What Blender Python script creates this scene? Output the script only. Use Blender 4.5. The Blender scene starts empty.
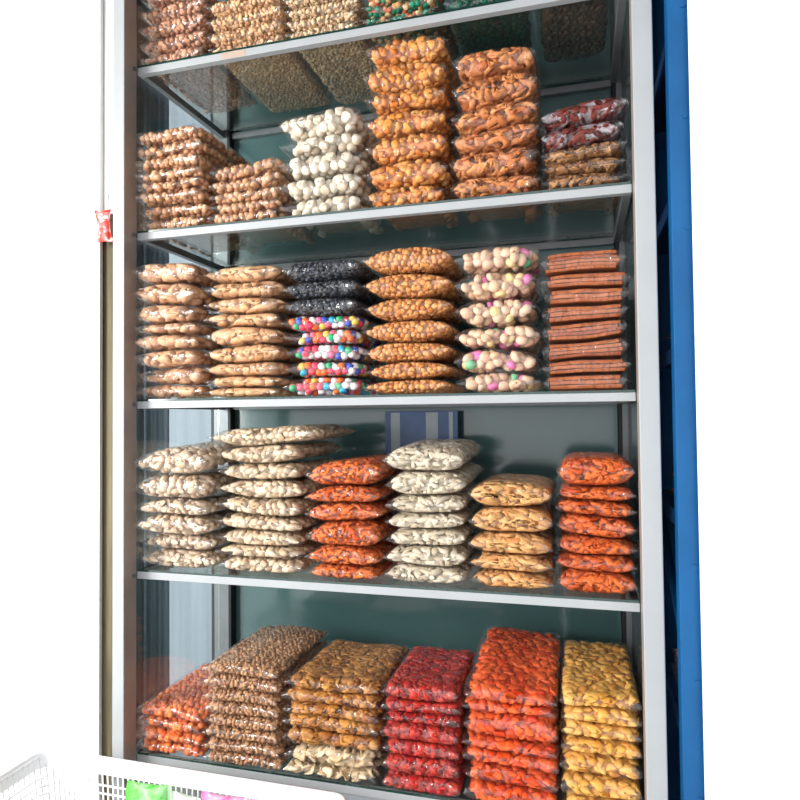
import bpy, bmesh, math, random
import numpy as np

# ------------------------------------------------------------------ camera
CAM = np.array([1.0835, -1.4005, -0.0507]); YAW, PITCH, ROLL, FPX = 0.2697, 0.0259, -0.0101, 642.65
_f = np.array([-math.sin(YAW)*math.cos(PITCH), math.cos(YAW)*math.cos(PITCH), math.sin(PITCH)])
_r0 = np.array([math.cos(YAW), math.sin(YAW), 0.0]); _u0 = np.cross(_r0, _f)
_r = math.cos(ROLL)*_r0 + math.sin(ROLL)*_u0; _u = -math.sin(ROLL)*_r0 + math.cos(ROLL)*_u0

def at(px, py, Y):
    """world point on the vertical plane y=Y measured from the photograph"""
    d = _f + _r*(px-400)/FPX - _u*(py-400)/FPX
    return CAM + d*((Y-CAM[1])/d[1])

W = 1.2; DEPTH = 0.43; STRIP = 0.0235
Z = {'A': 0.8623, 'B': 0.4323, 'C': 0.0, 'D': -0.4303, 'E': -0.8864}
FLOOR = -1.45
rng = np.random.default_rng(11); random.seed(5)
COL = bpy.context.scene.collection

# ------------------------------------------------------------------ helpers
def link(name, me, parent=None):
    o = bpy.data.objects.new(name, me); COL.objects.link(o)
    if parent is not None: o.parent = parent
    return o

def tag(o, label=None, cat=None, group=None, kind=None):
    if label: o['label'] = label
    if cat: o['category'] = cat
    if group: o['group'] = group
    if kind: o['kind'] = kind
    return o

def thing(name, label, cat, loc=(0, 0, 0), rz=0, group=None):
    o = link(name, None); o.location = loc; o.rotation_euler = (0, 0, rz)
    return tag(o, label, cat, group)

def mesh_np(name, V, F, mats, midx=None, smooth=True):
    """V (n,3), F list of int arrays (each (m,3) or (m,4))"""
    me = bpy.data.meshes.new(name)
    if not isinstance(F, list): F = [F]
    F = [f for f in F if len(f)]
    loops = np.concatenate([f.ravel() for f in F]).astype(np.int32)
    tot = np.concatenate([np.full(len(f), f.shape[1]) for f in F]).astype(np.int32)
    start = np.concatenate([[0], np.cumsum(tot)[:-1]]).astype(np.int32)
    me.vertices.add(len(V)); me.vertices.foreach_set('co', np.asarray(V, np.float32).ravel())
    me.loops.add(len(loops)); me.loops.foreach_set('vertex_index', loops)
    me.polygons.add(len(tot)); me.polygons.foreach_set('loop_start', start); me.polygons.foreach_set('loop_total', tot)
    me.polygons.foreach_set('use_smooth', np.full(len(tot), smooth))
    for m in mats: me.materials.append(m)
    if midx is not None: me.polygons.foreach_set('material_index', np.asarray(midx, np.int32))
    me.update(calc_edges=True); me.validate()
    return me

class MB:
    """collects boxes, bars and tubes for ONE mesh object"""
    def __init__(s): s.bm = bmesh.new()
    def box(s, lo, hi, mi=0, bevel=0.0):
        g = bmesh.ops.create_cube(s.bm, size=1.0)
        vs = g['verts']
        for v in vs:
            v.co = [lo[k] + (v.co[k]+.5)*(hi[k]-lo[k]) for k in range(3)]
        fs = list({f for v in vs for f in v.link_faces})
        for f in fs: f.material_index = mi
        if bevel:
            es = list({e for v in vs for e in v.link_edges})
            bmesh.ops.bevel(s.bm, geom=es, offset=bevel, segments=2, affect='EDGES', profile=.5)
        return s
    def tube(s, pts, rad, n=10, mi=0, closed=False):
        P = [np.array(p, float) for p in pts]; rings = []
        for i, p in enumerate(P):
            a = P[(i-1) % len(P)] if (i or closed) else p; b = P[(i+1) % len(P)] if (i < len(P)-1 or closed) else p
            t = b-a; t = t/np.linalg.norm(t)
            h = np.array([0, 0, 1.]) if abs(t[2]) < .9 else np.array([1., 0, 0])
            x = np.cross(t, h); x /= np.linalg.norm(x); y = np.cross(t, x)
            rr = rad[i] if hasattr(rad, '__len__') else rad
            rings.append([s.bm.verts.new(p + rr*(math.cos(2*math.pi*k/n)*x + math.sin(2*math.pi*k/n)*y)) for k in range(n)])
        m = len(rings)
        for i in range(m if closed else m-1):
            a, b = rings[i], rings[(i+1) % m]
            for k in range(n):
                f = s.bm.faces.new((a[k], a[(k+1) % n], b[(k+1) % n], b[k])); f.material_index = mi; f.smooth = True
        if not closed:
            for rg in (rings[0][::-1], rings[-1]):
                f = s.bm.faces.new(rg); f.material_index = mi
        return s
    def build(s, name, mats, parent=None):
        me = bpy.data.meshes.new(name)
        bmesh.ops.recalc_face_normals(s.bm, faces=s.bm.faces[:])
        s.bm.to_mesh(me); s.bm.free()
        for m in (mats if isinstance(mats, (list, tuple)) else [mats]): me.materials.append(m)
        return link(name, me, parent)

# ------------------------------------------------------------------ materials
def lin(c):
    return tuple((x/255/12.92 if x/255 <= .04045 else ((x/255+.055)/1.055)**2.4) for x in c) + (1,)

def newmat(name):
    m = bpy.data.materials.new(name); m.use_nodes = True
    nt = m.node_tree; nt.nodes.clear()
    out = nt.nodes.new('ShaderNodeOutputMaterial')
    return m, nt, out

def plain(name, rgb, rough=.5, metal=0, spec=.5, var=.08, scale=30, bump=0, coat=0, rgb2=None, stretch=None):
    m, nt, out = newmat(name); N, L = nt.nodes, nt.links
    b = N.new('ShaderNodeBsdfPrincipled'); L.new(b.outputs[0], out.inputs[0])
    b.inputs['Roughness'].default_value = rough; b.inputs['Metallic'].default_value = metal
    b.inputs['Specular IOR Level'].default_value = spec
    b.inputs['Coat Weight'].default_value = coat
    tc = N.new('ShaderNodeTexCoord'); no = N.new('ShaderNodeTexNoise'); no.inputs['Scale'].default_value = scale
    no.inputs['Detail'].default_value = 5
    mp = N.new('ShaderNodeMapping'); L.new(tc.outputs['Object'], mp.inputs[0]); L.new(mp.outputs[0], no.inputs['Vector'])
    if stretch: mp.inputs['Scale'].default_value = stretch
    r = N.new('ShaderNodeValToRGB'); L.new(no.outputs['Fac'], r.inputs[0]); L.new(r.outputs[0], b.inputs['Base Color'])
    c = lin(rgb); c2 = lin(rgb2) if rgb2 else tuple(x*(1-var) for x in c[:3])+(1,)
    r.color_ramp.elements[0].position = .35; r.color_ramp.elements[1].position = .65
    r.color_ramp.elements[0].color = c2; r.color_ramp.elements[1].color = c if rgb2 else tuple(min(1, x*(1+var)) for x in c[:3])+(1,)
    if bump:
        bp = N.new('ShaderNodeBump'); bp.inputs['Strength'].default_value = bump; bp.inputs['Distance'].default_value = .002
        L.new(no.outputs['Fac'], bp.inputs['Height']); L.new(bp.outputs[0], b.inputs['Normal'])
    return m

def clear(name, base=.04, edge=.7, rough=.03, tint=(.97, .985, .98), bump=0, bscale=20, haze=0, hazecol=(.8, .8, .8), patchy=0):
    """thin clear sheet: transparent straight through, mirror reflection by Fresnel"""
    m, nt, out = newmat(name); N, L = nt.nodes, nt.links
    t = N.new('ShaderNodeBsdfTransparent'); t.inputs[0].default_value = tint+(1,)
    g = N.new('ShaderNodeBsdfGlossy'); g.inputs['Roughness'].default_value = rough; g.inputs['Color'].default_value = (1, 1, 1, 1)
    fr = N.new('ShaderNodeFresnel'); gb = N.new('ShaderNodeNewGeometry'); ir = N.new('ShaderNodeMapRange')
    ir.inputs['To Min'].default_value = 1.5; ir.inputs['To Max'].default_value = 1/1.5    # same thin sheet from both sides
    L.new(gb.outputs['Backfacing'], ir.inputs[0]); L.new(ir.outputs[0], fr.inputs['IOR'])
    mr = N.new('ShaderNodeMapRange'); mr.inputs['From Min'].default_value = .04; mr.inputs['From Max'].default_value = 1
    mr.inputs['To Min'].default_value = base; mr.inputs['To Max'].default_value = edge
    L.new(fr.outputs[0], mr.inputs[0])
    mx = N.new('ShaderNodeMixShader'); L.new(mr.outputs[0], mx.inputs[0]); L.new(t.outputs[0], mx.inputs[1]); L.new(g.outputs[0], mx.inputs[2])
    if bump:
        tc = N.new('ShaderNodeTexCoord'); oi = N.new('ShaderNodeObjectInfo')
        no = N.new('ShaderNodeTexNoise'); no.noise_dimensions = '4D'; no.inputs['Scale'].default_value = bscale; no.inputs['Detail'].default_value = 2.5
        no.inputs['Distortion'].default_value = 1.2
        ml = N.new('ShaderNodeMath'); ml.operation = 'MULTIPLY'; ml.inputs[1].default_value = 50
        L.new(oi.outputs['Random'], ml.inputs[0]); L.new(ml.outputs[0], no.inputs['W'])
        L.new(tc.outputs['Object'], no.inputs['Vector'])
        bp = N.new('ShaderNodeBump'); bp.inputs['Strength'].default_value = bump; bp.inputs['Distance'].default_value = .01
        L.new(no.outputs['Fac'], bp.inputs['Height'])
        for n_ in (g, fr): L.new(bp.outputs[0], n_.inputs['Normal'])
    last = mx
    if patchy:
        n3 = N.new('ShaderNodeTexNoise'); n3.inputs['Scale'].default_value = 22; n3.inputs['Detail'].default_value = 4; n3.inputs['Distortion'].default_value = 1.5
        L.new(N.new('ShaderNodeTexCoord').outputs['Object'], n3.inputs['Vector'])
        mh = N.new('ShaderNodeMapRange'); mh.inputs['From Min'].default_value = .48; mh.inputs['From Max'].default_value = .68; mh.inputs['To Max'].default_value = patchy
        L.new(n3.outputs['Fac'], mh.inputs[0])
    if haze:
        d = N.new('ShaderNodeBsdfDiffuse'); d.inputs[0].default_value = hazecol+(1,)
        m2 = N.new('ShaderNodeMixShader'); m2.inputs[0].default_value = haze
        if patchy: L.new(mh.outputs[0], m2.inputs[0])
        L.new(mx.outputs[0], m2.inputs[1]); L.new(d.outputs[0], m2.inputs[2]); last = m2
    L.new(last.outputs[0], out.inputs[0])
    return m

def snackmat(name, cols, rough=.5, speck=None, speck_amt=.5, speck_scale=120, core=False, constant=False, bump=.3, nst=None):
    """food colour: one colour per piece (random per island) with fine mottling"""
    m, nt, out = newmat(name); N, L = nt.nodes, nt.links
    b = N.new('ShaderNodeBsdfPrincipled'); L.new(b.outputs[0], out.inputs[0])
    b.inputs['Roughness'].default_value = rough; b.inputs['Specular IOR Level'].default_value = .35
    ge = N.new('ShaderNodeNewGeometry'); r = N.new('ShaderNodeValToRGB'); cr = r.color_ramp
    if constant: cr.interpolation = 'CONSTANT'
    n = len(cols)
    while len(cr.elements) < n: cr.elements.new(.5)
    for i, c in enumerate(cols):
        cr.elements[i].position = (i/n if constant else i/max(1, n-1)); cr.elements[i].color = tuple(min(.9, x*.86) for x in lin(c)[:3])+(1,)
    tc = N.new('ShaderNodeTexCoord')
    no = N.new('ShaderNodeTexNoise'); no.inputs['Scale'].default_value = speck_scale; no.inputs['Detail'].default_value = 4
    if nst:
        mp = N.new('ShaderNodeMapping'); mp.inputs['Scale'].default_value = nst
        L.new(tc.outputs['Object'], mp.inputs[0]); L.new(mp.outputs[0], no.inputs['Vector'])
    else: L.new(tc.outputs['Object'], no.inputs['Vector'])
    if core:
        n2 = N.new('ShaderNodeTexNoise'); n2.inputs['Scale'].default_value = 70; L.new(tc.outputs['Object'], n2.inputs['Vector'])
        L.new(n2.outputs['Fac'], r.inputs[0])
    else: L.new(ge.outputs['Random Per Island'], r.inputs[0])
    mx = N.new('ShaderNodeMix'); mx.data_type = 'RGBA'
    L.new(r.outputs[0], mx.inputs['A'])
    sp = speck or tuple(int(x*.72) for x in cols[0]); mx.inputs['B'].default_value = lin(sp)
    mr = N.new('ShaderNodeMapRange'); mr.inputs['From Min'].default_value = .5; mr.inputs['From Max'].default_value = .62
    mr.inputs['To Max'].default_value = speck_amt
    L.new(no.outputs['Fac'], mr.inputs[0]); L.new(mr.outputs[0], mx.inputs['Factor'])
    L.new(mx.outputs['Result'], b.inputs['Base Color'])
    if bump:
        bp = N.new('ShaderNodeBump'); bp.inputs['Strength'].default_value = bump; bp.inputs['Distance'].default_value = .0015
        L.new(no.outputs['Fac'], bp.inputs['Height']); L.new(bp.outputs[0], b.inputs['Normal'])
    return m

M = dict(
    alu=plain('painted_aluminium', (162, 166, 168), .38, .0, var=.03, scale=12),
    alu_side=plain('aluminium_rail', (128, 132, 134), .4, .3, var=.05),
    post_in=plain('aluminium_inner_face', (158, 148, 142), .4, .2, var=.08, scale=8),
    rubber=plain('black_gasket', (24, 27, 30), .6),
    edge=plain('green_glass_edge', (14, 52, 46), .12, spec=.8, var=.3, scale=60),
    glass=clear('shelf_glass', .05, .85, .02, (.94, .965, .955), haze=.02, hazecol=(.55, .6, .6)),
    side_glass=clear('side_glass', .06, .8, .02, (.9, .94, .94), haze=.02, hazecol=(.6, .65, .68)),
    back=plain('back_glass_panel', (74, 104, 104), .12, spec=.6, var=.06, scale=3, coat=.15),
    film=clear('clear_plastic_film', .05, .6, .10, (.995, .995, .997), bump=.7, bscale=26, haze=.012, hazecol=(.85, .85, .88)),
    film_cloudy=clear('cloudy_plastic_film', .08, .6, .2, (.98, .98, .99), bump=.9, bscale=34, haze=.09, hazecol=(.74, .72, .78), patchy=.42),
    film_crisp=clear('crinkled_plastic_film', .05, .65, .09, (.995, .995, .995), bump=.9, bscale=36, haze=.012, hazecol=(.9, .9, .9)),
    blue=plain('blue_gloss_paint', (2, 84, 138), .4, spec=.3, var=.12, scale=9, bump=.2, rgb2=(1, 76, 128)),
    white_wall=plain('white_wall_paint', (250, 250, 249), .8, var=.012, scale=4),
    floor=plain('pale_floor_tile', (214, 212, 206), .5, var=.1, scale=6),
    ceil=plain('dark_ceiling_board', (60, 62, 60), .8, var=.1, scale=3),
    olive=plain('olive_cloth', (112, 104, 80), .9, var=.2, scale=10, stretch=(6, 6, .4)),
    navy=plain('navy_board', (62, 76, 88), .5, var=.2, scale=5, stretch=(8, 8, .3)),
    greyboard=plain('pale_blue_grey_board', (150, 160, 170), .6, var=.1, scale=4, stretch=(8, 8, .3)),
    brownwall=plain('dark_brown_wall', (70, 62, 58), .8, var=.25, scale=5),
    plastic=plain('white_basket_plastic', (245, 246, 248), .35, var=.02),
    wood=plain('bench_wood', (120, 88, 58), .6, var=.25, scale=8, stretch=(1, 8, 8)),
    screw=plain('steel_screw', (120, 122, 124), .3, .9),
    tape=plain('brown_tape', (176, 158, 142), .4, var=.05),
    greytape=plain('grey_smear', (190, 188, 182), .5, var=.05),
)

# ------------------------------------------------------------------ food piece templates (all triangles)
def ico(sub):
    bm = bmesh.new(); bmesh.ops.create_icosphere(bm, subdivisions=sub, radius=1.0)
    bm.verts.ensure_lookup_table()
    V = np.array([v.co[:] for v in bm.verts]); F = np.array([[v.index for v in f.verts] for f in bm.faces]); bm.free()
    return V, F
ICO2, ICO3 = ico(2), ico(3)

def tube_t(path, rad, n=7):
    P = np.array(path, float); m = len(P); V = []; F = []
    for i in range(m):
        t = P[min(i+1, m-1)]-P[max(i-1, 0)]; t /= np.linalg.norm(t)
        h = np.array([0, 0, 1.]) if abs(t[2]) < .9 else np.array([1., 0, 0])
        x = np.cross(t, h); x /= np.linalg.norm(x); y = np.cross(t, x)
        r = rad[i] if hasattr(rad, '__len__') else rad
        for k in range(n): V.append(P[i]+r*(math.cos(2*math.pi*k/n)*x+math.sin(2*math.pi*k/n)*y))
    for i in range(m-1):
        for k in range(n):
            a, b, c, d = i*n+k, i*n+(k+1) % n, (i+1)*n+(k+1) % n, (i+1)*n+k
            F += [[a, b, c], [a, c, d]]
    V.append(P[0]); V.append(P[-1]); e = len(V)
    for k in range(n):
        F.append([e-2, (k+1) % n, k]); F.append([e-1, (m-1)*n+k, (m-1)*n+(k+1) % n])
    return np.array(V), np.array(F)

def t_ball(n=1): return [ICO2]
def t_bigball(): return [ICO3]
def t_nugget(amp=.22, squash=(1, .85, .8)):
    out = []
    for k in range(5):
        V, F = ICO2; g = np.random.default_rng(k+3)
        d = 1 + amp*(np.sin(V@g.normal(0, 2.2, 3)+g.uniform(0, 6)) + .6*np.sin(V@g.normal(0, 4, 3)))
        out.append((V*d[:, None]*np.array(squash), F))
    return out
def t_finger(L=2.6, r=.55, bend=.5, n=7):
    out = []
    for k in range(5):
        g = np.random.default_rng(k+20); b = bend*g.uniform(-1, 1); c = g.uniform(-.3, .3)
        s = np.linspace(-1, 1, 7)
        path = np.stack([s*L/2, b*(1-s**2), c*np.sin(s*3)*.3], 1)
        rad = r*np.array([.45, .85, 1, 1.05, 1, .85, .45])*g.uniform(.85, 1.15)
        out.append(tube_t(path, rad, n))
    return out
def t_ring(R=1.0, r=.3, wob=.25):
    out = []
    for k in range(4):
        g = np.random.default_rng(k+40); a = np.linspace(.2, 2*math.pi*.97, 14)
        rr = R*(1+wob*np.sin(2*a+g.uniform(0, 6)))
        path = np.stack([rr*np.cos(a), .8*rr*np.sin(a), .3*np.sin(a*2+g.uniform(0, 6))], 1)
        out.append(tube_t(path, r*(1+.15*np.sin(a*5)), 6))
    return out
def t_pillow(aspect=1.0, puff=.5):
    n = 5; u = np.linspace(-1, 1, n); V = []; F = []
    for sgn in (1, -1):
        for i in range(n):
            for j in range(n):
                h = ((1-u[i]**4)*(1-u[j]**4))**.5
                pin = 1-.10*(abs(u[i]*u[j]) < .2)*(max(abs(u[i]), abs(u[j])) > .9)
                V.append((u[i]*aspect*pin, u[j]*pin, sgn*(puff*h+.04)))
    for s in (0, 1):
        o = s*n*n
        for i in range(n-1):
            for j in range(n-1):
                a, b, c, d = o+i*n+j, o+(i+1)*n+j, o+(i+1)*n+j+1, o+i*n+j+1
                F += ([[a, b, c], [a, c, d]] if s == 0 else [[a, c, b], [a, d, c]])
    B = [(i, 0) for i in range(n)]+[(n-1, j) for j in range(1, n)]+[(i, n-1) for i in range(n-2, -1, -1)]+[(0, j) for j in range(n-2, 0, -1)]
    for k in range(len(B)):
        p, q = B[k], B[(k+1) % len(B)]; a, b = p[0]*n+p[1], q[0]*n+q[1]; c, d = a+n*n, b+n*n
        F += [[a, c, d], [a, d, b]]
    return [(np.array(V), np.array(F))]
def t_flake(th=.14, curl=.5, ruffle=.25):
    out = []
    for k in range(6):
        g = np.random.default_rng(k+70); V, F = ICO2
        V = V.copy(); ang = np.arctan2(V[:, 1], V[:, 0])
        rr = 1+.22*np.sin(3*ang+g.uniform(0, 6))+.12*np.sin(5*ang+g.uniform(0, 6))
        x, y = V[:, 0]*rr, V[:, 1]*rr*.85; z = V[:, 2]*th
        z = z+curl*(x**2)*g.uniform(.3, 1)-curl*.4*(y**2)+ruffle*np.sin(x*3+g.uniform(0, 6))*np.sin(y*3)
        out.append((np.stack([x, y, z], 1), F))
    return out
def t_grain(): return t_nugget(.12, (1.25, .75, .7))
def t_slab():
    """square cracker sheet: sharp edges, gently warped"""
    out = []
    for k in range(3):
        V, F = [], []; n = 9; u = np.linspace(-1, 1, n)
        warp = lambda x, y: .22*np.sin(x*3.1+k*2)*np.cos(y*2.3+k)
        edge = lambda t: .025*math.sin(t*17+k)+.02*math.sin(t*31+2*k)
        def face(P):
            o = len(V); V.extend(P); m = len(P)//2
            for i in range(m-1): F.extend([[o+i, o+i+1, o+m+i+1], [o+i, o+m+i+1, o+m+i]])
        for s_ in (1, -1):
            for j in range(n-1):
                rows = [[(x*(1+edge(y)*(abs(x) > .99)), y*(1+edge(x)*(abs(y) > .99)), s_*.85+warp(x, y)) for x in u] for y in (u[j], u[j+1])]
                face((rows[0]+rows[1]) if s_ > 0 else (rows[1]+rows[0]))
            face([(x, s_*(1+edge(x)), -.85+warp(x, s_)) for x in u[::-s_]]+[(x, s_*(1+edge(x)), .85+warp(x, s_)) for x in u[::-s_]])
            face([(s_*(1+edge(y)), y, -.85+warp(s_, y)) for y in u[::s_]]+[(s_*(1+edge(y)), y, .85+warp(s_, y)) for y in u[::s_]])
        out.append((np.array(V), np.array(F)))
    return out

# ------------------------------------------------------------------ the bag
def profile(u, pu, qu): return np.clip(1-np.abs(u)**pu, 0, 1)**qu

def tube_bag(Wd, Dp, T, pu, qu, pv, qv, nu, nv, flange=0, wr=0, g=None, grow=0, minh=.0004):
    """closed tube along x: (n,3) verts and quads; flat sealed ends when flange>0"""
    us = list(-np.cos(np.linspace(0, math.pi, nu))*.5-0)
    us = list(np.sin(np.linspace(-math.pi/2, math.pi/2, nu)))
    st = [(u, 0) for u in us]
    if flange:
        st = [(-1, -flange), (-1, -flange*.5)]+st+[(1, flange*.5), (1, flange)]
    th = np.linspace(0, 2*math.pi, nv, endpoint=False); V = []
    ph = g.uniform(0, 6, 8) if g is not None else np.zeros(8)
    for (u, ex) in st:
        h = (T/2)*profile(np.array(u*.995), pu, qu) + grow
        if ex: h = minh
        shr = 1-.05*profile(np.array(u), 2, 1)              # ends slightly wider than the filled middle
        c, s = np.cos(th), np.sin(th)
        v = np.sign(c)*np.abs(c)**.62
        hz = np.maximum(h*profile(v*.999, pv, qv), minh*.5)*np.sign(s+1e-9)
        if abs(s[0]) < 1e-6: hz[0] = 0
        hz[nv//2] = 0
        x = u*(Wd/2)+ex + np.zeros(nv); y = v*(Dp/2*shr+grow); z = hz
        if wr:
            a = wr*(.3+abs(u))
            z = z + a*(np.sin(y*95+ph[0]+x*30)*.5+np.sin(x*120+ph[1]-y*60)*.5)*(1 if not ex else 1.5)
            if ex:
                x = x + .006*np.sin(y*40+ph[2])*np.sign(ex)*abs(ex)/flange
                z = z + .006*np.sin(y*22+ph[3])*abs(ex)/flange
        if g is not None:
            z = np.clip(z, -T/2+.0003, T/2-.0003)
        V.append(np.stack([x, y, z], 1))
    n = len(st); V = np.concatenate(V); F = []
    for i in range(n-1):
        for k in range(nv):
            F.append([i*nv+k, i*nv+(k+1) % nv, (i+1)*nv+(k+1) % nv, (i+1)*nv+k])
    return V, np.array(F)

def rot_rand(n, g, flat=1.0):
    """random rotation matrices; flat=0 keeps pieces lying (yaw only)"""
    yaw = g.uniform(0, 2*math.pi, n); pit = g.normal(0, 1, n)*flat; rol = g.normal(0, 1, n)*flat
    cy, sy, cp, sp, cr, sr = np.cos(yaw), np.sin(yaw), np.cos(pit), np.sin(pit), np.cos(rol), np.sin(rol)
    R = np.empty((n, 3, 3))
    R[:, 0, 0] = cy*cp; R[:, 0, 1] = cy*sp*sr-sy*cr; R[:, 0, 2] = cy*sp*cr+sy*sr
    R[:, 1, 0] = sy*cp; R[:, 1, 1] = sy*sp*sr+cy*cr; R[:, 1, 2] = sy*sp*cr-cy*sr
    R[:, 2, 0] = -sp; R[:, 2, 1] = cp*sr; R[:, 2, 2] = cp*cr
    return R

def filling(Wd, Dp, T, ty, g, top, bottom):
    r = ty['r']; s = r*ty.get('pack', 1.75); pu, qu, pv, qv = ty['prof']
    def inside(x, y, z, m):
        u = np.abs(x)/(Wd/2-m*.4); v = np.abs(y)/(Dp/2-m*.3)
        h = (T/2)*profile(np.clip(u, 0, 1), pu, qu)*profile(np.clip(v, 0, 1), pv, qv)
        return (u < 1) & (v < 1) & (np.abs(z) <= np.maximum(h-m*ty.get('inset', .12), .18*m))
    nx, ny, nz = int(Wd/s)+2, int(Dp/(s*.87))+2, int(T/(s*.8))+2
    I, J, K = np.meshgrid(np.arange(-nx//2, nx//2+1), np.arange(-ny//2, ny//2+1), np.arange(-nz//2, nz//2+1), indexing='ij')
    x = (I+.5*(J % 2)+.33*(K % 2))*s; y = (J+.33*(K % 2))*s*.87; z = (K+(.5 if int(T/(s*.8)) % 2 == 0 else 0))*s*.8
    x, y, z = [a.ravel()+g.uniform(-.26, .26, a.size)*s*ty.get('jit', 1) for a in (x, y, z)]
    ok = inside(x, y, z, r)
    # fill thin tips with a single layer
    x, y, z = x[ok], y[ok], z[ok]
    e = s*1.0; shell = np.zeros(len(x), bool)
    for d in ((e, 0, 0), (-e, 0, 0), (0, -e, 0), (0, e, 0), (0, 0, e), (0, 0, -e)):
        shell |= ~inside(x+d[0], y+d[1], z+d[2], r)
    u, v = x/(Wd/2), y/(Dp/2)
    vis = (v < -.5) | (u > .66) | (u < -.78)
    if top: vis |= z > -s
    if bottom: vis |= z < s
    k = shell & vis
    x, y, z = x[k], y[k], z[k]
    if ty['kind'] == 'slab':
        x, y, z = [], [], []
        nl = max(2, round(T/.0105)); Pp = []
        for c in range(nl):
            Pp.append((0, 0, (c+.5)/nl*T*.8-T*.40))
        Pp = np.array(Pp); x, y, z = Pp.T
    n = len(x); tmpl = ty['tmpl']; pick = g.integers(0, len(tmpl), n)
    if ty['kind'] == 'slab':
        R = rot_rand(n, g, .012)
        for q in range(n):
            a = g.normal(0, .018); R[q] = np.array([[math.cos(a), -math.sin(a), 0], [math.sin(a), math.cos(a), 0], [0, 0, 1]])@np.eye(3)
        S = np.stack([np.full(n, Wd*.445)*g.uniform(.95, 1.02, n), np.full(n, Dp*.45)*g.uniform(.97, 1.02, n), np.full(n, T*.8/max(n, 1)*.47)], 1)
    else:
        R = rot_rand(n, g, ty.get('flat', 1.0))
        S = r*g.uniform(1-ty.get('svar', .15), 1+ty.get('svar', .15), (n, 1))*np.ones((1, 3))
    P = np.stack([x, y, z], 1); Vs, Fs = [], []; off = 0
    for t in range(len(tmpl)):
        idx = np.where(pick == t)[0]
        if not len(idx): continue
        V, F = tmpl[t]
        VV = np.einsum('nij,nkj->nki', R[idx], V[None]*S[idx][:, None, :])+P[idx][:, None, :]
        Vs.append(VV.reshape(-1, 3)); m = len(V)
        Fs.append((F[None]+(np.arange(len(idx))*m)[:, None, None]).reshape(-1, 3)+off); off += m*len(idx)
    if ty['kind'] != 'slab':
        cr = r*(1.45 if ty.get('inset', 0) > .3 else .8)
        Vc, Fc = tube_bag(Wd-2.0*cr, Dp-2.0*cr, max(T-2.0*cr, T*(.16 if ty.get('inset', 0) > .3 else .3)), pu, qu, pv, qv, 12, 12)
        Vs.append(Vc); Fq = Fc+off
    else: Fq = np.zeros((0, 4), int)
    V = np.concatenate(Vs); F3 = np.concatenate(Fs)
    # nothing pokes through the film
    u = np.clip(np.abs(V[:, 0])/(Wd/2), 0, .999); v = np.clip(np.abs(V[:, 1])/(Dp/2), 0, .999)
    lim = np.minimum((T/2)*profile(u, pu, qu)*profile(v, pv, qv)+.0002, T/2-.0006)
    if ty['kind'] != 'slab':
        V[:, 2] = np.clip(V[:, 2], -lim, lim)
        V[:, 0] = np.clip(V[:, 0], -Wd/2, Wd/2); V[:, 1] = np.clip(V[:, 1], -Dp/2, Dp/2)
    mi = np.concatenate([np.zeros(len(F3)), np.ones(len(Fq))])
    return V, [F3, Fq], mi

LENS = (2.6, .62, 8, .4); PILL = (4.2, .5, 8, .4); BOX = (8, .42, 9, .38); FAT = (3.3, .55, 8, .4)

def T(desc, cols, kind, tmpl, r, prof=PILL, film='film', speck=None, amt=.45, rough=.5, constant=False, core=None, sscale=120, bump=.3, **kw):
    d = dict(desc=desc, kind=kind, tmpl=tmpl, r=r, prof=prof, film=M[film],
             mat=snackmat(desc.replace(' ', '_'), cols, rough, speck, amt, sscale, False, constant, bump, kw.get('nst')),
             core=snackmat(desc.replace(' ', '_')+'_crumbs', core or cols, rough, speck, amt, sscale, True, False, bump))
    d.update(kw); return d

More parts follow.
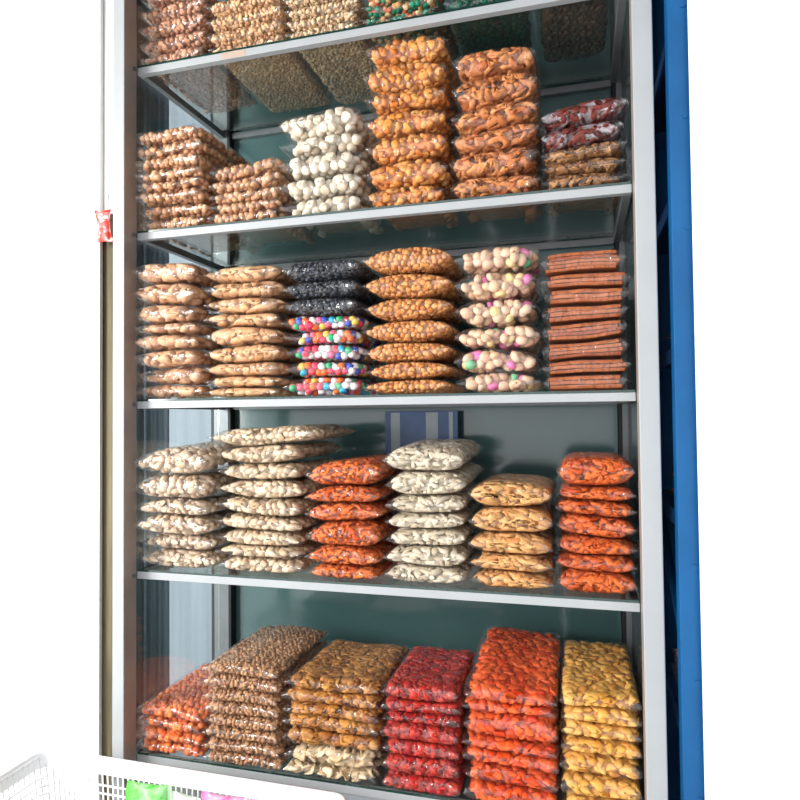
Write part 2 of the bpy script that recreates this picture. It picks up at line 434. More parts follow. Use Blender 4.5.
TY = {
 'a1': T('reddish brown nut clusters', [(204, 148, 114), (228, 180, 146), (182, 120, 92)], 'nug', t_nugget(), .0085, PILL, 'film_crisp', (120, 60, 54)),
 'a2': T('tan puffed grain crackers', [(226, 178, 128), (240, 202, 156), (206, 150, 106)], 'grain', t_grain(), .0062, BOX, 'film', (150, 88, 58)),
 'a3': T('pale speckled grain crackers', [(230, 196, 150), (244, 216, 176), (214, 172, 124)], 'grain', t_grain(), .0062, BOX, 'film', (120, 72, 50), .7),
 'a4': T('green and orange wrapped sweets', [(22, 132, 96), (210, 150, 90), (14, 104, 78), (204, 84, 50), (236, 206, 150), (24, 146, 110)], 'nug', t_nugget(.15), .008, PILL, 'film_crisp', None, .2, constant=True),
 'a5': T('dark green wrapped sweets', [(18, 78, 62), (26, 98, 76), (60, 70, 50)], 'nug', t_nugget(.15), .008, PILL, 'film_crisp'),
 'a6': T('dark brown seed brittle', [(92, 66, 48), (122, 88, 60), (70, 50, 38)], 'nug', t_nugget(), .009, PILL, 'film_crisp'),
 'b1': T('brown coated peanuts', [(212, 158, 114), (228, 180, 136), (190, 132, 94)], 'ball', t_nugget(.06, (1, .95, .95)), .0088, BOX, 'film', (160, 100, 76), .3, inset=.4),
 'b3': T('large white sugared balls', [(232, 220, 198), (240, 230, 212), (220, 204, 178)], 'bigball', t_bigball(), .0125, PILL, 'film', (214, 196, 170), .25, core=[(190, 170, 145), (210, 190, 165)], rough=.65, bump=.1, pack=1.85, svar=.1, inset=.42, jit=.7),
 'b4': T('orange crunchy corn puffs', [(230, 150, 66), (238, 170, 92), (212, 120, 46), (242, 186, 114)], 'nug', t_nugget(.25), .0105, FAT, 'film_crisp', (176, 84, 34), .4),
 'b5': T('fried orange dough curls', [(214, 134, 76), (228, 156, 96), (190, 106, 58)], 'flake', t_flake(.3, .6)+t_ring(1, .35), .020, PILL, 'film_crisp', (150, 74, 36), .45, flat=.45, pack=1.1),
 'b6p': T('cloudy dark red candied fruit', [(112, 44, 36), (128, 58, 48), (84, 32, 30)], 'finger', t_finger(3.0, .6, .2), .013, PILL, 'film_cloudy', (60, 30, 34), .4, flat=.12, pack=1.3),
 'b6f': T('brown flaky crisps', [(180, 124, 74), (204, 152, 98), (140, 88, 52)], 'flake', t_flake(.2, .7), .015, PILL, 'film_crisp', (84, 48, 32), .6, flat=.6, pack=1.15),
 'c1': T('knobbly tan ginger biscuits', [(214, 164, 124), (226, 182, 144), (192, 140, 102)], 'nug', t_nugget(.28, (1.2, .9, .75)), .017, PILL, 'film_crisp', (160, 104, 66), .45, flat=.4, pack=1.45),
 'c2': T('tan finger shaped biscuits', [(218, 168, 122), (228, 184, 140), (198, 144, 100)], 'finger', t_finger(3.4, .8, .3, 8), .0145, PILL, 'film_crisp', (170, 112, 70), .35, flat=.2, pack=1.45),
 'c3k': T('shiny black sesame sweets', [(40, 42, 48), (58, 62, 70), (26, 28, 32)], 'nug', t_nugget(.3), .007, PILL, 'film_crisp', (110, 116, 126), .5, rough=.3),
 'c3m': T('rainbow coloured sugar balls', [(248, 110, 136), (252, 250, 250), (252, 116, 40), (250, 250, 248), (40, 176, 222), (244, 110, 150), (252, 212, 90), (255, 250, 250), (48, 180, 120), (236, 70, 100), (252, 140, 76), (250, 250, 250), (60, 84, 190), (240, 70, 90), (252, 250, 248), (250, 120, 50)], 'ball', t_ball(), .0092, PILL, 'film', None, 0, constant=True, core=[(190, 90, 80), (200, 110, 120)], rough=.35, bump=0, pack=1.85, svar=.03, inset=.42, jit=.6),
 'c4': T('orange brown roasted chickpeas', [(222, 150, 84), (234, 170, 104), (198, 120, 60)], 'ball', t_nugget(.12, (1, .9, .9)), .0072, LENS, 'film', (160, 86, 40), .4),
 'c5': T('pastel beige button biscuits', [(236, 196, 162), (240, 206, 176), (228, 184, 150), (238, 200, 166), (230, 190, 156), (236, 198, 164), (234, 192, 158), (236, 198, 166), (230, 188, 156), (240, 206, 176), (236, 196, 162), (236, 196, 160), (242, 120, 186), (234, 192, 158), (240, 214, 150), (238, 202, 170), (110, 204, 150), (236, 198, 166), (230, 188, 156), (240, 208, 178)], 'ball', t_nugget(.03, (1, 1, .72)), .0128, FAT, 'film', (216, 170, 136), .25, constant=True, core=[(190, 140, 110), (210, 165, 130)], pack=1.75, inset=.4),
 'c6': T('flat rust coloured crackers', [(176, 88, 34), (196, 108, 46), (156, 70, 22)], 'slab', t_slab(), .01, BOX, 'film_crisp', (110, 46, 24), .7, sscale=260, bump=1.0, nst=(1, 1, .12)),
 'd1': T('cream coloured cashew shaped puffs', [(216, 192, 166), (226, 206, 182), (198, 168, 140)], 'finger', t_finger(2.2, .72, .55), .0115, FAT, 'film_crisp', (196, 164, 130), .35, flat=.5, pack=1.55),
 'd2': T('pale cream bean biscuits', [(220, 196, 164), (230, 210, 182), (204, 174, 140)], 'nug', t_nugget(.08, (1.5, .85, .8)), .0098, FAT, 'film', (204, 170, 126), .3, flat=.4, pack=1.75),
 'd3': T('orange chilli cassava sticks', [(224, 108, 44), (236, 130, 62), (202, 82, 30)], 'finger', t_finger(3.4, .55, .8), .0092, FAT, 'film_crisp', (170, 66, 34), .5, flat=.4, pack=1.5),
 'd4': T('white finger biscuits', [(216, 202, 178), (226, 214, 192), (196, 180, 152)], 'finger', t_finger(4.0, .7, .5, 8), .0098, PILL, 'film_crisp', (190, 172, 146), .3, flat=.28, pack=1.6),
 'd5': T('golden fried dough rings', [(226, 168, 104), (236, 186, 124), (206, 140, 80)], 'ring', t_ring(1.25, .42), .0185, FAT, 'film_crisp', (166, 100, 52), .4, flat=.35, pack=1.15),
 'd6': T('red orange fried dough twists', [(218, 98, 40), (230, 118, 56), (192, 72, 26)], 'ring', t_ring(1.1, .45)+t_finger(3, .6, .9), .0135, PILL, 'film_crisp', (150, 50, 26), .5, flat=.4, pack=1.25),
 'e1': T('bright orange coated peanuts', [(242, 122, 62), (248, 148, 84), (226, 96, 44)], 'ball', t_nugget(.1, (1, .95, .9)), .0088, BOX, 'film_crisp', (200, 84, 44), .3, inset=.4),
 'e2': T('brown sunflower seeds', [(188, 138, 98), (210, 164, 122), (160, 110, 76)], 'grain', t_grain(), .0060, BOX, 'film', (120, 76, 50), .4, pack=1.9),
 'e3': T('amber brown fruit crisps', [(196, 128, 56), (216, 154, 76), (160, 94, 40)], 'flake', t_flake(.3, .5)+t_nugget(.3), .0145, BOX, 'film_crisp', (96, 54, 34), .5, flat=.7, pack=1.15),
 'e3w': T('pale cream folded crisps', [(234, 208, 166), (242, 222, 186), (216, 180, 130)], 'flake', t_flake(.22, .6), .0185, BOX, 'film_crisp', (190, 146, 96), .35, flat=.7, pack=1.05),
 'e4': T('deep red chilli crackers', [(188, 30, 30), (206, 60, 34), (150, 18, 30)], 'flake', t_flake(.35, .4)+t_nugget(.25), .0118, BOX, 'film_crisp', (120, 16, 34), .4, flat=.7, pack=1.2),
 'e5': T('orange red pillow crackers', [(236, 86, 32), (244, 112, 50), (214, 60, 20)], 'pillow', t_pillow(1.15, .5), .0112, BOX, 'film', (200, 60, 24), .3, flat=.5, pack=1.6),
 'e6': T('golden yellow pillow crackers', [(236, 174, 80), (244, 192, 100), (220, 150, 60)], 'pillow', t_pillow(1.15, .55), .0112, BOX, 'film', (206, 142, 66), .3, flat=.5, pack=1.6),
}

SHELFNAME = {'A': 'top shelf', 'B': 'second shelf', 'C': 'middle shelf', 'D': 'fourth shelf', 'E': 'bottom shelf'}
ORD = ['', 'second', 'third', 'fourth', 'fifth', 'sixth', 'seventh', 'eighth', 'ninth']

def position_words(i, n):
    if i == 0: return 'lowest'
    if i == n-1: return 'topmost'
    if i < n/2: return ORD[i]+' from the bottom'
    return ORD[n-1-i]+' from the top'

def bag(ty, xl, xr, z0, z1, Dp, yf, label, group, top, bottom, t0=0, t1=0, yaw=0, l0=0, l1=0, seed=0, flange=(.006, .006), xc=None, w0=(0, 0, 0), w1=(0, 0, 0)):
    g = np.random.default_rng(seed)
    Wd = xr-xl; Tt = z1-z0
    xm = (xl+xr)/2; dx0 = 0 if xc is None else xm-xc
    def conform(V):
        # the bag rests on the sloping top of the one below
        s = V[:, 2]/Tt; X = V[:, 0]+dx0; Y = V[:, 1]+Dp/2
        b = t0*X+l0*Y+w0[0]*np.sin(w0[1]*X+w0[2]); a = Tt+t1*X+l1*Y+w1[0]*np.sin(w1[1]*X+w1[2])
        V[:, 2] = b+s*np.maximum(a-b, Tt*.35)
        return V
    t = thing('snack_bag', label, 'bag of snacks', ((xl+xr)/2, yf+Dp/2, z0), 0, group)
    t.rotation_euler = (0, 0, yaw)
    pu0 = ty['prof'][0]
    V, F, mi = filling(Wd*(.972 if pu0 > 6 else .955), Dp*.985, Tt*.985, ty, g, top, bottom)
    V[:, 2] += Tt/2; V = conform(V)
    c = link('snack_filling', mesh_np('snack_filling', V, F, [ty['mat'], ty['core']], mi), t); c['kind'] = 'stuff'
    pu, qu, pv, qv = ty['prof']
    V, F = tube_bag(Wd, Dp, Tt, pu, qu, pv, qv, 26, 34, flange=.012, wr=.0008, g=g, grow=.0012)
    hw = Wd/2; V[:, 0] = np.where(V[:, 0] > hw, hw+(V[:, 0]-hw)*flange[1]/.018, np.where(V[:, 0] < -hw, -hw+(V[:, 0]+hw)*flange[0]/.018, V[:, 0]))
    V[:, 2] += Tt/2; V = conform(V)
    link('plastic_film', mesh_np('plastic_film', V, F, [ty['film']]), t)
    return t

# stack: shelf, [(type, count)], px left, px right, px y-boundaries bottom->top, depth, tilt (per bag list or number)
S = [
 ('A', 'first', ['a1']*5, 143, 206, [59, 45, 30, 15, 0, -15], .30, .06),
 ('A', 'second', ['a2']*4, 208, 284, [49, 37, 23, 9, -5], .36, .03),
 ('A', 'third', ['a3']*4, 286, 361, [36, 24, 13, 2, -10], .36, .0),
 ('A', 'fourth', ['a4']*3, 363, 446, [22, 11, -1, -13], .34, 0),
 ('A', 'fifth', ['a5']*3, 449, 535, [4, -10, -24, -38], .30, 0),
 ('A', 'sixth', ['a6']*3, 540, 624, [-12, -26, -40, -54], .30, 0),
 ('B', 'first', ['b1']*8, 131, 207, [226, 213, 202, 191, 181, 171, 159, 145, 132], .33, .0),
 ('B', 'second', ['b1']*5, 209, 281, [221, 209.5, 199, 187.5, 175, 161], .28, [0, 0, .05, .09, .09]),
 ('B', 'third', ['b3']*5, 279, 365, [214, 195, 174, 151, 134, 108], .26, [0, .0, .0, .02, .04]),
 ('B', 'fourth', ['b4']*7, 366, 450, [208, 187, 160, 134, 109, 90, 62, 35], .26, [.02, 0, 0, -.02, 0, -.02, -.05]),
 ('B', 'fifth', ['b5']*6, 453, 544, [196, 173, 147, 125, 101, 71, 45], .27, [.03, .04, .05, .05, .03, -.02]),
 ('B', 'sixth', ['b6f']*3+['b6p']*2, 545, 630, [186, 170, 157, 143, 122, 101], .25, [0, .02, .05, .10, .12]),
 ('C', 'first', ['c1']*8, 124, 203, [396, 382, 365, 349, 334, 323, 305, 285, 264], .30, [0, 0, 0, 0, 0, -.02, -.05, -.06]),
 ('C', 'second', ['c2']*9, 204, 281, [396, 386, 375, 361, 344, 326, 312, 297, 281, 265], .28, [0, 0, 0, .02, -.04, -.02, 0, 0, .02]),
 ('C', 'third', ['c3m']*5+['c3k']*3, 284, 361, [394, 376, 359, 343, 329, 314, 297, 279, 258], .30, [0, 0, 0, 0, 0, 0, .01, .02]),
 ('C', 'fourth', ['c4']*7, 363, 453, [392, 377, 360, 340, 318, 296, 272, 246], .28, [0, .03, .02, .02, .0, 0, -.02]),
 ('C', 'fifth', ['c5']*6, 455, 541, [389, 370, 346, 322, 296, 269, 245], .27, [0, 0, -.02, .04, .05, .05]),
 ('C', 'sixth', ['c6']*8, 544, 631, [388, 372, 357, 338, 320, 303, 287, 272, 250], .24, [.02, .05, .08, .06, .04, 0, 0, 0]),
 ('D', 'first', ['d1']*6, 126, 215, [567, 549, 532, 513, 498, 474, 449], .30, [0, 0, 0, 0, .0, .05]),
 ('D', 'second', ['d2']*9, 216, 302, [573, 557, 545, 531, 515, 498, 480, 463, 445, 427], .30, [0, 0, -.05, -.06, -.08, 0, 0, .03, .05]),
 ('D', 'third', ['d3']*6, 304, 381, [575, 563, 544, 520, 502, 486, 460], .28, [0, .0, 0, .02, .03, .06]),
 ('D', 'fourth', ['d4']*7, 383, 465, [579, 562, 543, 526, 512, 494, 472, 447], .30, [0, .04, .05, .03, 0, 0, .03]),
 ('D', 'fifth', ['d5']*5, 466, 552, [585, 569, 552, 532, 507, 482], .27, [.0, -.05, -.05, -.02, 0]),
 ('D', 'sixth', ['d6']*7, 553, 645, [588, 566, 551, 534, 514, 499, 485, 457], .28, [0, 0, -.05, -.02, -.04, 0, .03]),
 ('E', 'first', ['e1']*4, 131, 205, [757, 743, 730, 717, 703], .33, [-.02, -.02, -.03, -.04]),
 ('E', 'second', ['e2']*8, 206, 281, [768, 755, 742, 729, 716, 703, 689, 674, 661], .33, [0, 0, 0, 0, 0, 0, -.02, .0]),
 ('E', 'third', ['e3w']*2+['e3']*5, 285, 378, [780, 766, 748, 731, 716, 703, 690, 677], .30, [.02, .04, 0, -.02, 0, 0, 0]),
 ('E', 'fourth', ['e4']*7, 380, 457, [792, 775, 755, 740, 722, 711, 698, 681], .28, [0, 0, 0, 0, .04, .05, .05]),
 ('E', 'fifth', ['e5']*7, 460, 553, [806, 786, 767, 751, 738, 713, 701, 686], .35, [-.04, -.04, -.05, -.02, 0, -.02, -.01]),
 ('E', 'sixth', ['e6']*7, 555, 646, [815, 794, 773, 753, 737, 721, 706, 690], .34, 0),
]
LIFT = {('E', 'fifth'): .10, ('E', 'sixth'): .03, ('E', 'third'): -.02, ('D', 'first'): .05, ('D', 'fourth'): .05, ('B', 'fourth'): .03, ('C', 'fourth'): .02}
WIDE = {('D', 'second', 8): (208, 318), ('B', 'fourth', 6): (368, 453)}
SPAN = {}
for shelf, which, types, pl, pr, ys, Dp, tilt in S: SPAN.setdefault(shelf, []).append((pl, pr))
seed = 100
for shelf, which, types, pl, pr, ys, Dp, tilt in S:
    n = len(types); xc = (pl+pr)/2; sp = SPAN[shelf]; q = sp.index((pl, pr))
    zs = [at(xc, y, .02)[2] for y in ys]
    z_base = Z[shelf]+.0008
    k = (zs[-1]-z_base)/(zs[-1]-zs[0])                    # rest the lowest bag exactly on the glass
    zs = [zs[-1]-(zs[-1]-z)*k for z in zs]
    yf0 = {'A': .004, 'B': .003, 'C': .002, 'D': .003, 'E': -.014}[shelf]
    X = lambda p: at(p, 400, .01)[0]
    lo = X((sp[q-1][1]+pl)/2)+.0006 if q else .0015
    hi = X((sp[q+1][0]+pr)/2)-.0006 if q < len(sp)-1 else W-.0015
    tl = tilt if isinstance(tilt, list) else [tilt]*n
    ti = [0]+[(tl[i]+tl[min(i+1, n-1)])/2*.8 for i in range(n)]   # slope of every contact surface
    gw = random.Random(seed*7+1); wv = [(0, 0, 0)]+[(gw.uniform(.001, .0032), gw.uniform(18, 40), gw.uniform(0, 6)) for _ in range(n)]
    li = [LIFT.get((shelf, which), 0)*i/n for i in range(n+1)]
    for i, tn in enumerate(types):
        seed += 1; g = random.Random(seed)
        ty = TY[tn]; pos = position_words(i, n)
        a, b = WIDE.get((shelf, which, i), (pl, pr))
        xl, xr = X(a)+g.uniform(-.005, .008), X(b)+g.uniform(-.008, .005)
        wide = (shelf, which, i) in WIDE
        if q == 0: xl = X(a)-.012+g.uniform(0, .006)
        xl = max(xl, (lo if not wide else .002)+.002)
        if not wide: xr = min(xr, hi-.002)
        fl = (min(.012, xl-(lo if not wide else .0015)), min(.012, hi-xr) if not wide else .012)
        where = f"in the {'leftmost' if which == 'first' else 'second'} stack, {SHELFNAME[shelf]}" if tn == 'b1' else f"in its stack, {SHELFNAME[shelf]}"
        label = f"bag of {ty['desc']}, {pos} {where}"
        grp = f"bags of {ty['desc']} in the {which} stack on the {SHELFNAME[shelf]}"
        ln = len(label.split())
        assert ln <= 16, label
        bag(ty, xl, xr, zs[i], zs[i+1], Dp*g.uniform(.97, 1.02), yf0+g.uniform(0, .007)-(.026 if which == 'first' and shelf in 'BCD' and i > 1 else 0), label, grp,
            i == n-1, i == 0 and shelf == 'A', ti[i], ti[i+1], g.uniform(-.008, .008), li[i], li[i+1], seed, fl, X((pl+pr)/2), wv[i], wv[i+1])

# ------------------------------------------------------------------ the display cabinet
cab = thing('display_cabinet', 'white aluminium and glass display cabinet with five glass shelves of snacks', 'display cabinet', (0, 0, FLOOR))
def cbuild(mb, name, mats, parent=cab):
    o = mb.build(name, mats, parent)
    if parent is cab: o.location = (0, 0, -FLOOR)
    return o
PF = -.048     # front face of the posts
ZT, ZBOT = 1.35, FLOOR
xlo = at(112.5, 400, PF)[0]; xro = at(657, 250, PF)[0]
XL, XR = 0.0, W
def post(x0, x1, y0, y1, inner=None):
    mb = MB().box((x0, y0, ZBOT), (x1, y1, ZT), 0, .002)
    return cbuild(mb, 'post', [M['alu'], M['post_in']])
p = post(xlo, XL-.0005, PF, 0.0)
for f in p.data.polygons:
    if f.normal.x > .9: f.material_index = 1
p = post(XR+.0005, xro, PF, 0.0)
for f in p.data.polygons:
    if f.normal.x < -.9: f.material_index = 1
# rear posts with black gasket edges
for x0, x1, s in ((-.034, .034, 1), (W-.012, W+.03, -1)):
    mb = MB().box((x0+.009, DEPTH-.03, ZBOT), (x1-.009, DEPTH+.01, ZT), 0)
    o = cbuild(mb, 'rear_post', [M['alu_side']])
    q = MB().box((x0, DEPTH-.031, ZBOT), (x0+.0088, DEPTH+.0, ZT)).build('gasket', M['rubber'], o)
    q = MB().box((x1-.0088, DEPTH-.031, ZBOT), (x1, DEPTH+.0, ZT)).build('gasket', M['rubber'], o)
# side glass panes
for x in (-.010, W+.004):
    mb = MB().box((x, .0015, ZBOT+.1), (x+.005, DEPTH-.032, ZT))
    cbuild(mb, 'side_glass', M['side_glass'])
# back panel
mb = MB().box((.036, DEPTH-.002, ZBOT+.05), (W-.014, DEPTH+.004, ZT))
cbuild(mb, 'back_panel', M['back'])
# shelves: white front rail, side rails, rear rail, pane of glass
for kshelf, z in Z.items():
    mb = MB().box((.001, 0.0, z-STRIP), (W-.001, .018, z-.0055), 0, .001)
    mb.box((.001, .018, z-STRIP), (.017, DEPTH-.034, z-.0055), 1)
    mb.box((W-.017, .018, z-STRIP), (W-.001, DEPTH-.034, z-.0055), 1)
    mb.box((.036, DEPTH-.020, z-STRIP), (W-.016, DEPTH-.003, z-.0055), 1)
    sh = cbuild(mb, 'shelf', [M['alu'], M['alu_side']])
    gl = MB().box((.002, .0005, z-.0053), (W-.002, DEPTH-.034, z-.0003)).build('glass_pane', [M['glass'], M['edge']], sh)
    for f in gl.data.polygons:
        if abs(f.normal.z) < .5: f.material_index = 1
    gl['label'] = 'clear glass pane with green edge'
    if kshelf == 'E': continue
    for xs in (-.0,):
        sc_ = MB().tube([(.0012, -.012, z-.014), (.004, -.012, z-.014)], .0055, 12).build('screw', M['screw'], sh)
# tape on the top rail
t1 = MB().box((at(221, 50, 0)[0], -.0006, Z['A']-STRIP+.001), (at(245, 50, 0)[0], .0, Z['A']-.006)).build('tape', M['tape'], cab)
t1.location = (0, 0, -FLOOR); t1['label'] = 'beige tape stuck on the white rail'
# lower body
mb = MB().box((.001, .004, FLOOR+.03), (W-.001, .014, Z['E']-STRIP-.001))
o = cbuild(mb, 'lower_panel', plain('grey_lower_panel', (150, 156, 160), .4, var=.05))

yb = DEPTH-.052  # added board and stripes, coloured to imitate a sign reflected in the back panel
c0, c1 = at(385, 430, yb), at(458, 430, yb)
bb = thing('sign_reflection_board', 'added blue striped board imitating a sign reflection behind the white finger biscuits, fourth shelf', 'board', ((c0[0]+c1[0])/2, yb, Z['D']))
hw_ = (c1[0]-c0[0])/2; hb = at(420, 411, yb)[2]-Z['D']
MB().box((-hw_, 0, .0006), (hw_, .006, hb), 0, .001).build('panel', plain('reflected_blue_tone', (62, 92, 138), .4), bb)
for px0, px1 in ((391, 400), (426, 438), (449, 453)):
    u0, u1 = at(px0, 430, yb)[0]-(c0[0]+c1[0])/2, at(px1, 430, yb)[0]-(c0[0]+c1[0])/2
    MB().box((u0, -.0008, .01), (u1, -.0001, hb-.004)).build('stripe', plain('reflected_white_tone', (158, 170, 176), .4), bb)

# ------------------------------------------------------------------ surroundings
def struct(mb, name, mat):
    o = mb.build(name, mat); o['kind'] = 'structure'; return o
struct(MB().box((-3, -1.3, FLOOR-.05), (4, 1.3, FLOOR)), 'floor', M['floor'])
struct(MB().box((-3, -1.6, 1.62), (4, 1.3, 1.68)), 'ceiling', M['ceil'])
struct(MB().box((-3, .78, FLOOR), (4, .86, 1.62)), 'wall_back', M['brownwall'])
xw = at(99.5, 400, .42)[0]
struct(MB().box((-2.2, .42, FLOOR), (xw, .434, 1.62)), 'wall_left', M['white_wall'])
xw2 = at(702, 400, -.16)[0]
struct(MB().box((xw2, -.16, FLOOR), (3.2, -.10, 1.62)), 'wall_right', M['white_wall'])

# boards behind the left side glass
def board(x0, x1, z0, z1, y, mat, name, label, cat, folds=0):
    nx = 40; V = []; F = []
    xs = np.linspace(x0, x1, nx); 
    for th in (0, .012):
        for zz in (z0, z1):
            for i, x in enumerate(xs): V.append((x, y+th+folds*math.sin(i*.9)+folds*.4*math.sin(i*2.3), zz))
    a = lambda t, zz, i: t*2*nx+zz*nx+i
    for i in range(nx-1):
        F += [[a(0, 0, i), a(0, 0, i+1), a(0, 1, i+1), a(0, 1, i)], [a(1, 0, i+1), a(1, 0, i), a(1, 1, i), a(1, 1, i+1)],
              [a(0, 1, i), a(0, 1, i+1), a(1, 1, i+1), a(1, 1, i)], [a(0, 0, i+1), a(0, 0, i), a(1, 0, i), a(1, 0, i+1)]]
    F += [[a(0, 0, 0), a(0, 1, 0), a(1, 1, 0), a(1, 0, 0)], [a(0, 0, nx-1), a(1, 0, nx-1), a(1, 1, nx-1), a(0, 1, nx-1)]]
    o = link(name, mesh_np(name, np.array(V), np.array(F), [mat], smooth=folds > 0)); tag(o, label, cat); return o
board(-.30, -.05, FLOOR, 1.3, .56, M['greyboard'], 'wall_board', 'pale blue grey upright board seen through the left side glass', 'board')
board(-.485, -.31, FLOOR, 1.3, .60, M['navy'], 'hanging_cloth', 'dark navy cloth hanging behind the left side of the cabinet', 'cloth', .008)
zc = at(106, 222, .5)[2]
xb = at(116, 400, .445)[0]
board(-1.0, xb, FLOOR, zc, .440, M['olive'], 'olive_curtain', 'olive brown curtain between the white wall and the cabinet', 'curtain', .002)
board(-1.0, xb, zc+.004, 1.6, .437, M['white_wall'], 'white_board', 'bright white board above the olive curtain', 'board')

# hanging sweet packet at the left
def packet(name, label, loc, w, h, d, mat, rz=0, cat='packet', flat=False, bits=None):
    t = thing(name, label, cat, loc, rz)
    V, F = tube_bag(w, h, d, 2.4, .6, 3, .5, 20, 22, flange=.008, wr=.0012, g=np.random.default_rng(3), grow=.0004)
    if not flat: V = V[:, [0, 2, 1]]
    V[:, 2] += h/2 if not flat else d/2
    link('printed_wrapper', mesh_np(name, V, F, [mat]), t); return t
mix = snackmat('printed_sweets', [(226, 40, 40), (230, 60, 50), (236, 70, 60), (250, 244, 240), (40, 60, 190)], .3, (250, 250, 250), .2, 60, core=True)
pk = at(104, 226, .40)
packet('hanging_sweet_packet', 'red, white and blue sweet packet hanging on the white wall left of the cabinet', (pk[0], .40, pk[2]-.055), .045, .11, .02, mix)
o = MB().tube([(pk[0], .41, pk[2]+.055), (pk[0], .425, pk[2]+.075), (pk[0], .419, pk[2]+.12)], .0015, 6).build('hook', M['screw']); tag(o, 'thin wire hook holding the sweet packet on the white wall', 'hook')

# blue steel rack to the right of the cabinet
RY = -.085
bx0, bx1 = at(675.5, 400, RY)[0], at(702.5, 400, RY)[0]
rack = thing('blue_rack', 'blue painted steel rack standing to the right of the display cabinet', 'storage rack', (bx0, RY, FLOOR))
def rb(mb, name, mat):
    o = mb.build(name, mat, rack); o.location = (-bx0, -RY, -FLOOR); return o
mb = MB().box((bx0, RY, FLOOR), (bx1, RY+.006, 1.3), 0, .001).box((bx0, RY+.0062, FLOOR), (bx0+.006, RY+.045, 1.3), 0, .001)
p = rb(mb, 'post', M['blue'])
for zz in np.arange(-1.2, 1.2, .215):
    MB().tube([(bx0+.028, RY-.002, zz), (bx0+.028, RY+.001, zz)], .007, 14).build('bolt', M['blue'], p)
mb = MB().box((bx0+.03, .50, FLOOR), (bx0+.075, .506, 1.3)).box((bx0+.03, .4555, FLOOR), (bx0+.036, .4995, 1.3))
rb(mb, 'post', M['blue'])
RZ = [at(662, y, .1)[2] for y in (62, 212, 352, 505, 700)]
for zz in RZ:
    mb = MB().box((bx0+.008, RY+.05, zz-.03), (bx0+.014, .45, zz), 0)
    mb.box((bx0+.0145, RY+.012, zz-.012), (2.0, .45, zz-.004), 0)
    rb(mb, 'shelf', plain('dark_blue_shelf', (12, 50, 92), .5, var=.2))
mb = MB().tube([(bx0+.03, RY+.02, RZ[4]+.02), (bx0+.03, .42, RZ[3]-.06)], .009, 8)
rb(mb, 'diagonal_brace', M['blue'])
for kk, (zi, tn, cnt) in enumerate([(2, 'c1', 2), (3, 'd3', 2), (4, 'b5', 2)]):
    for j in range(cnt):
        zz = RZ[zi]-.003+j*.036
        bag(TY[tn], bx0+.03, bx0+.24, zz, zz+.035, .26, .02, f"bag of {TY[tn]['desc']} {'lying on' if j else 'under'} {'another' if j else 'one'}, {['third', 'fourth', 'lowest'][kk]} shelf of blue rack",
            'bags on the blue rack', j == cnt-1, False, seed=900+kk*3+j)

# white basket in front of the bottom shelf, standing on a bench
BY = -.085
zr = at(230, 776, BY)[2]
x1 = at(349, 790, BY)[0]; x0 = x1-.80; BH = .20; BD = .34
bk = thing('plastic_basket', 'white plastic lattice basket in front of the bottom shelf holding bright packets', 'basket', ((x0+x1)/2, BY-BD/2, zr-BH))
mb = MB()
def rrect(hx, hy, r, z, n=6):
    P = []
    for cx, cy, a0 in ((hx-r, hy-r, 0), (-hx+r, hy-r, 90), (-hx+r, -hy+r, 180), (hx-r, -hy+r, 270)):
        for k in range(n+1):
            a = math.radians(a0+90*k/n); P.append((cx+r*math.cos(a), cy+r*math.sin(a), z))
    return P
hx, hy = .40, BD/2
mb.tube(rrect(hx, hy, .035, BH-.008), .0075, 10, closed=True)
mb.tube(rrect(hx-.003, hy-.003, .035, BH-.022), .004, 8, closed=True)
for k_ in range(8):
    f = -.0005*k_; mb.tube(rrect(hx-.003+f, hy-.003+f, .035, BH-.014-.0032*k_), .0028, 6, closed=True)
for z in np.arange(.03, BH-.045, .018):
    f = (z/BH)*.02-.02; mb.tube(rrect(hx-.004+f, hy-.004+f, .035, z), .0022, 6, closed=True)
nb = 64; top_ = rrect(hx-.004, hy-.004, .035, BH-.012); low = rrect(hx-.024, hy-.024, .035, .004)
def resample(P, n):
    P = np.array(P+[P[0]]); d = np.r_[0, np.cumsum(np.linalg.norm(np.diff(P, axis=0), axis=1))]
    q = np.linspace(0, d[-1], n, endpoint=False); return np.stack([np.interp(q, d, P[:, k]) for k in range(3)], 1)
for a_, b_ in zip(resample(top_, 150), resample(low, 150)): mb.tube([a_, b_], .0022, 5)
mb.box((-hx+.026, -hy+.026, 0), (hx-.026, hy-.026, .004))
mb.build('lattice_body', M['plastic'], bk)
bench = thing('wooden_bench', 'low wooden bench under the white basket', 'bench', ((x0+x1)/2, BY-BD/2, FLOOR))
MB().box((-.45, -.17, zr-BH-FLOOR-.03), (.45, .17, zr-BH-FLOOR-.001), 0, .003).build('bench_top', M['wood'], bench)
for sx_ in (-1, 1):
    for sy_ in (-1, 1):
        MB().box((sx_*.40-.02, sy_*.13-.02, 0), (sx_*.40+.02, sy_*.13+.02, zr-BH-FLOOR-.031), 0, .002).build('leg', M['wood'], bench)
def pmat(name, c1, c2, c3): return snackmat(name, [c1, c1, c2, c1, c3], .3, (255, 255, 255), .25, 30, core=True, bump=0)
zb = zr-BH+.005
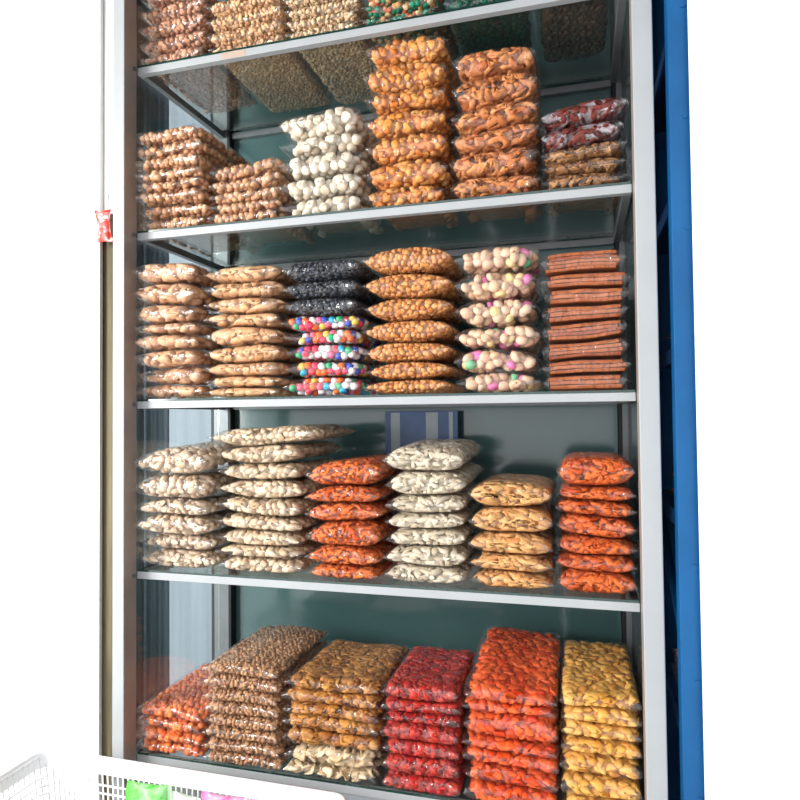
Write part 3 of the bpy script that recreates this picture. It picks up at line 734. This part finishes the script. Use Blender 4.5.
for (px, w_, rz_, top_, mt, nm, lb) in [
    (150, .085, .4, .196, pmat('green_print', (60, 205, 50), (130, 226, 110), (40, 180, 40)), 'green_packet', 'bright green sweet packet in the white basket'),
    (187, .055, -.5, .185, pmat('white_print', (240, 240, 236), (200, 220, 200), (250, 250, 250)), 'white_packet', 'white sweet packet between the green and pink ones in the basket'),
    (225, .085, .2, .198, pmat('pink_print', (226, 90, 170), (236, 160, 200), (214, 70, 156)), 'pink_packet', 'pale pink sweet packet in the white basket beside the bright pink one'),
    (272, .08, -.3, .196, pmat('rose_print', (230, 110, 176), (244, 200, 220), (200, 60, 150)), 'pink_packet', 'bright pink sweet packet nearest the right end of the white basket')]:
    c = at(px, 795, BY-.07)
    packet(nm, lb, (c[0], BY-.07, zb), w_, top_, .045, mt, rz_*.2)

# ------------------------------------------------------------------ lights and world
w = bpy.data.worlds.new('daylight'); bpy.context.scene.world = w; w.use_nodes = True
nt = w.node_tree; N, L = nt.nodes, nt.links; N.clear()
out = N.new('ShaderNodeOutputWorld'); bg = N.new('ShaderNodeBackground'); L.new(bg.outputs[0], out.inputs[0])
tc = N.new('ShaderNodeTexCoord'); sx = N.new('ShaderNodeSeparateXYZ'); L.new(tc.outputs['Generated'], sx.inputs[0])
dot = N.new('ShaderNodeVectorMath'); dot.operation = 'DOT_PRODUCT'; L.new(tc.outputs['Generated'], dot.inputs[0]); dot.inputs[1].default_value = (-.75, -.62, .22)
r1 = N.new('ShaderNodeMapRange'); r1.interpolation_type = 'SMOOTHSTEP'; r1.inputs['From Min'].default_value = -.1; r1.inputs['From Max'].default_value = 1
r1.inputs['To Min'].default_value = .52; r1.inputs['To Max'].default_value = 2.6
L.new(dot.outputs['Value'], r1.inputs[0]); L.new(r1.outputs[0], bg.inputs['Strength'])
bg.inputs['Color'].default_value = (.98, .985, 1, 1)

def area(name, loc, target, size, power, col=(1, 1, 1)):
    l = bpy.data.lights.new(name, 'AREA'); l.shape = 'RECTANGLE'; l.size, l.size_y = size; l.energy = power; l.color = col
    o = bpy.data.objects.new(name, l); COL.objects.link(o); o.location = loc
    from mathutils import Vector
    o.rotation_euler = (Vector(target)-Vector(loc)).to_track_quat('-Z', 'Y').to_euler()
    return o
area('doorway_daylight', (-1.35, -1.35, .35), (.25, 0, -.1), (.8, 1.2), 78, (1, .98, .95))

# ------------------------------------------------------------------ camera
from mathutils import Matrix
cd = bpy.data.cameras.new('camera'); co = bpy.data.objects.new('camera', cd); COL.objects.link(co)
cd.sensor_width = 36; cd.lens = FPX*36/800; cd.clip_start = .02
m3 = Matrix(((_r[0], _u[0], -_f[0]), (_r[1], _u[1], -_f[1]), (_r[2], _u[2], -_f[2])))
m4 = m3.to_4x4(); m4.translation = CAM.tolist(); co.matrix_world = m4
sc = bpy.context.scene; sc.camera = co
sc.view_settings.view_transform = 'Standard'; sc.view_settings.look = 'None'; sc.view_settings.gamma = 1
sc.view_settings.use_curve_mapping = False; sc.view_settings.exposure = 0.0
sc.cycles.transparent_max_bounces = 24; sc.cycles.max_bounces = 8; sc.cycles.caustics_reflective = False; sc.cycles.caustics_refractive = False
sc.cycles.sample_clamp_indirect = 4
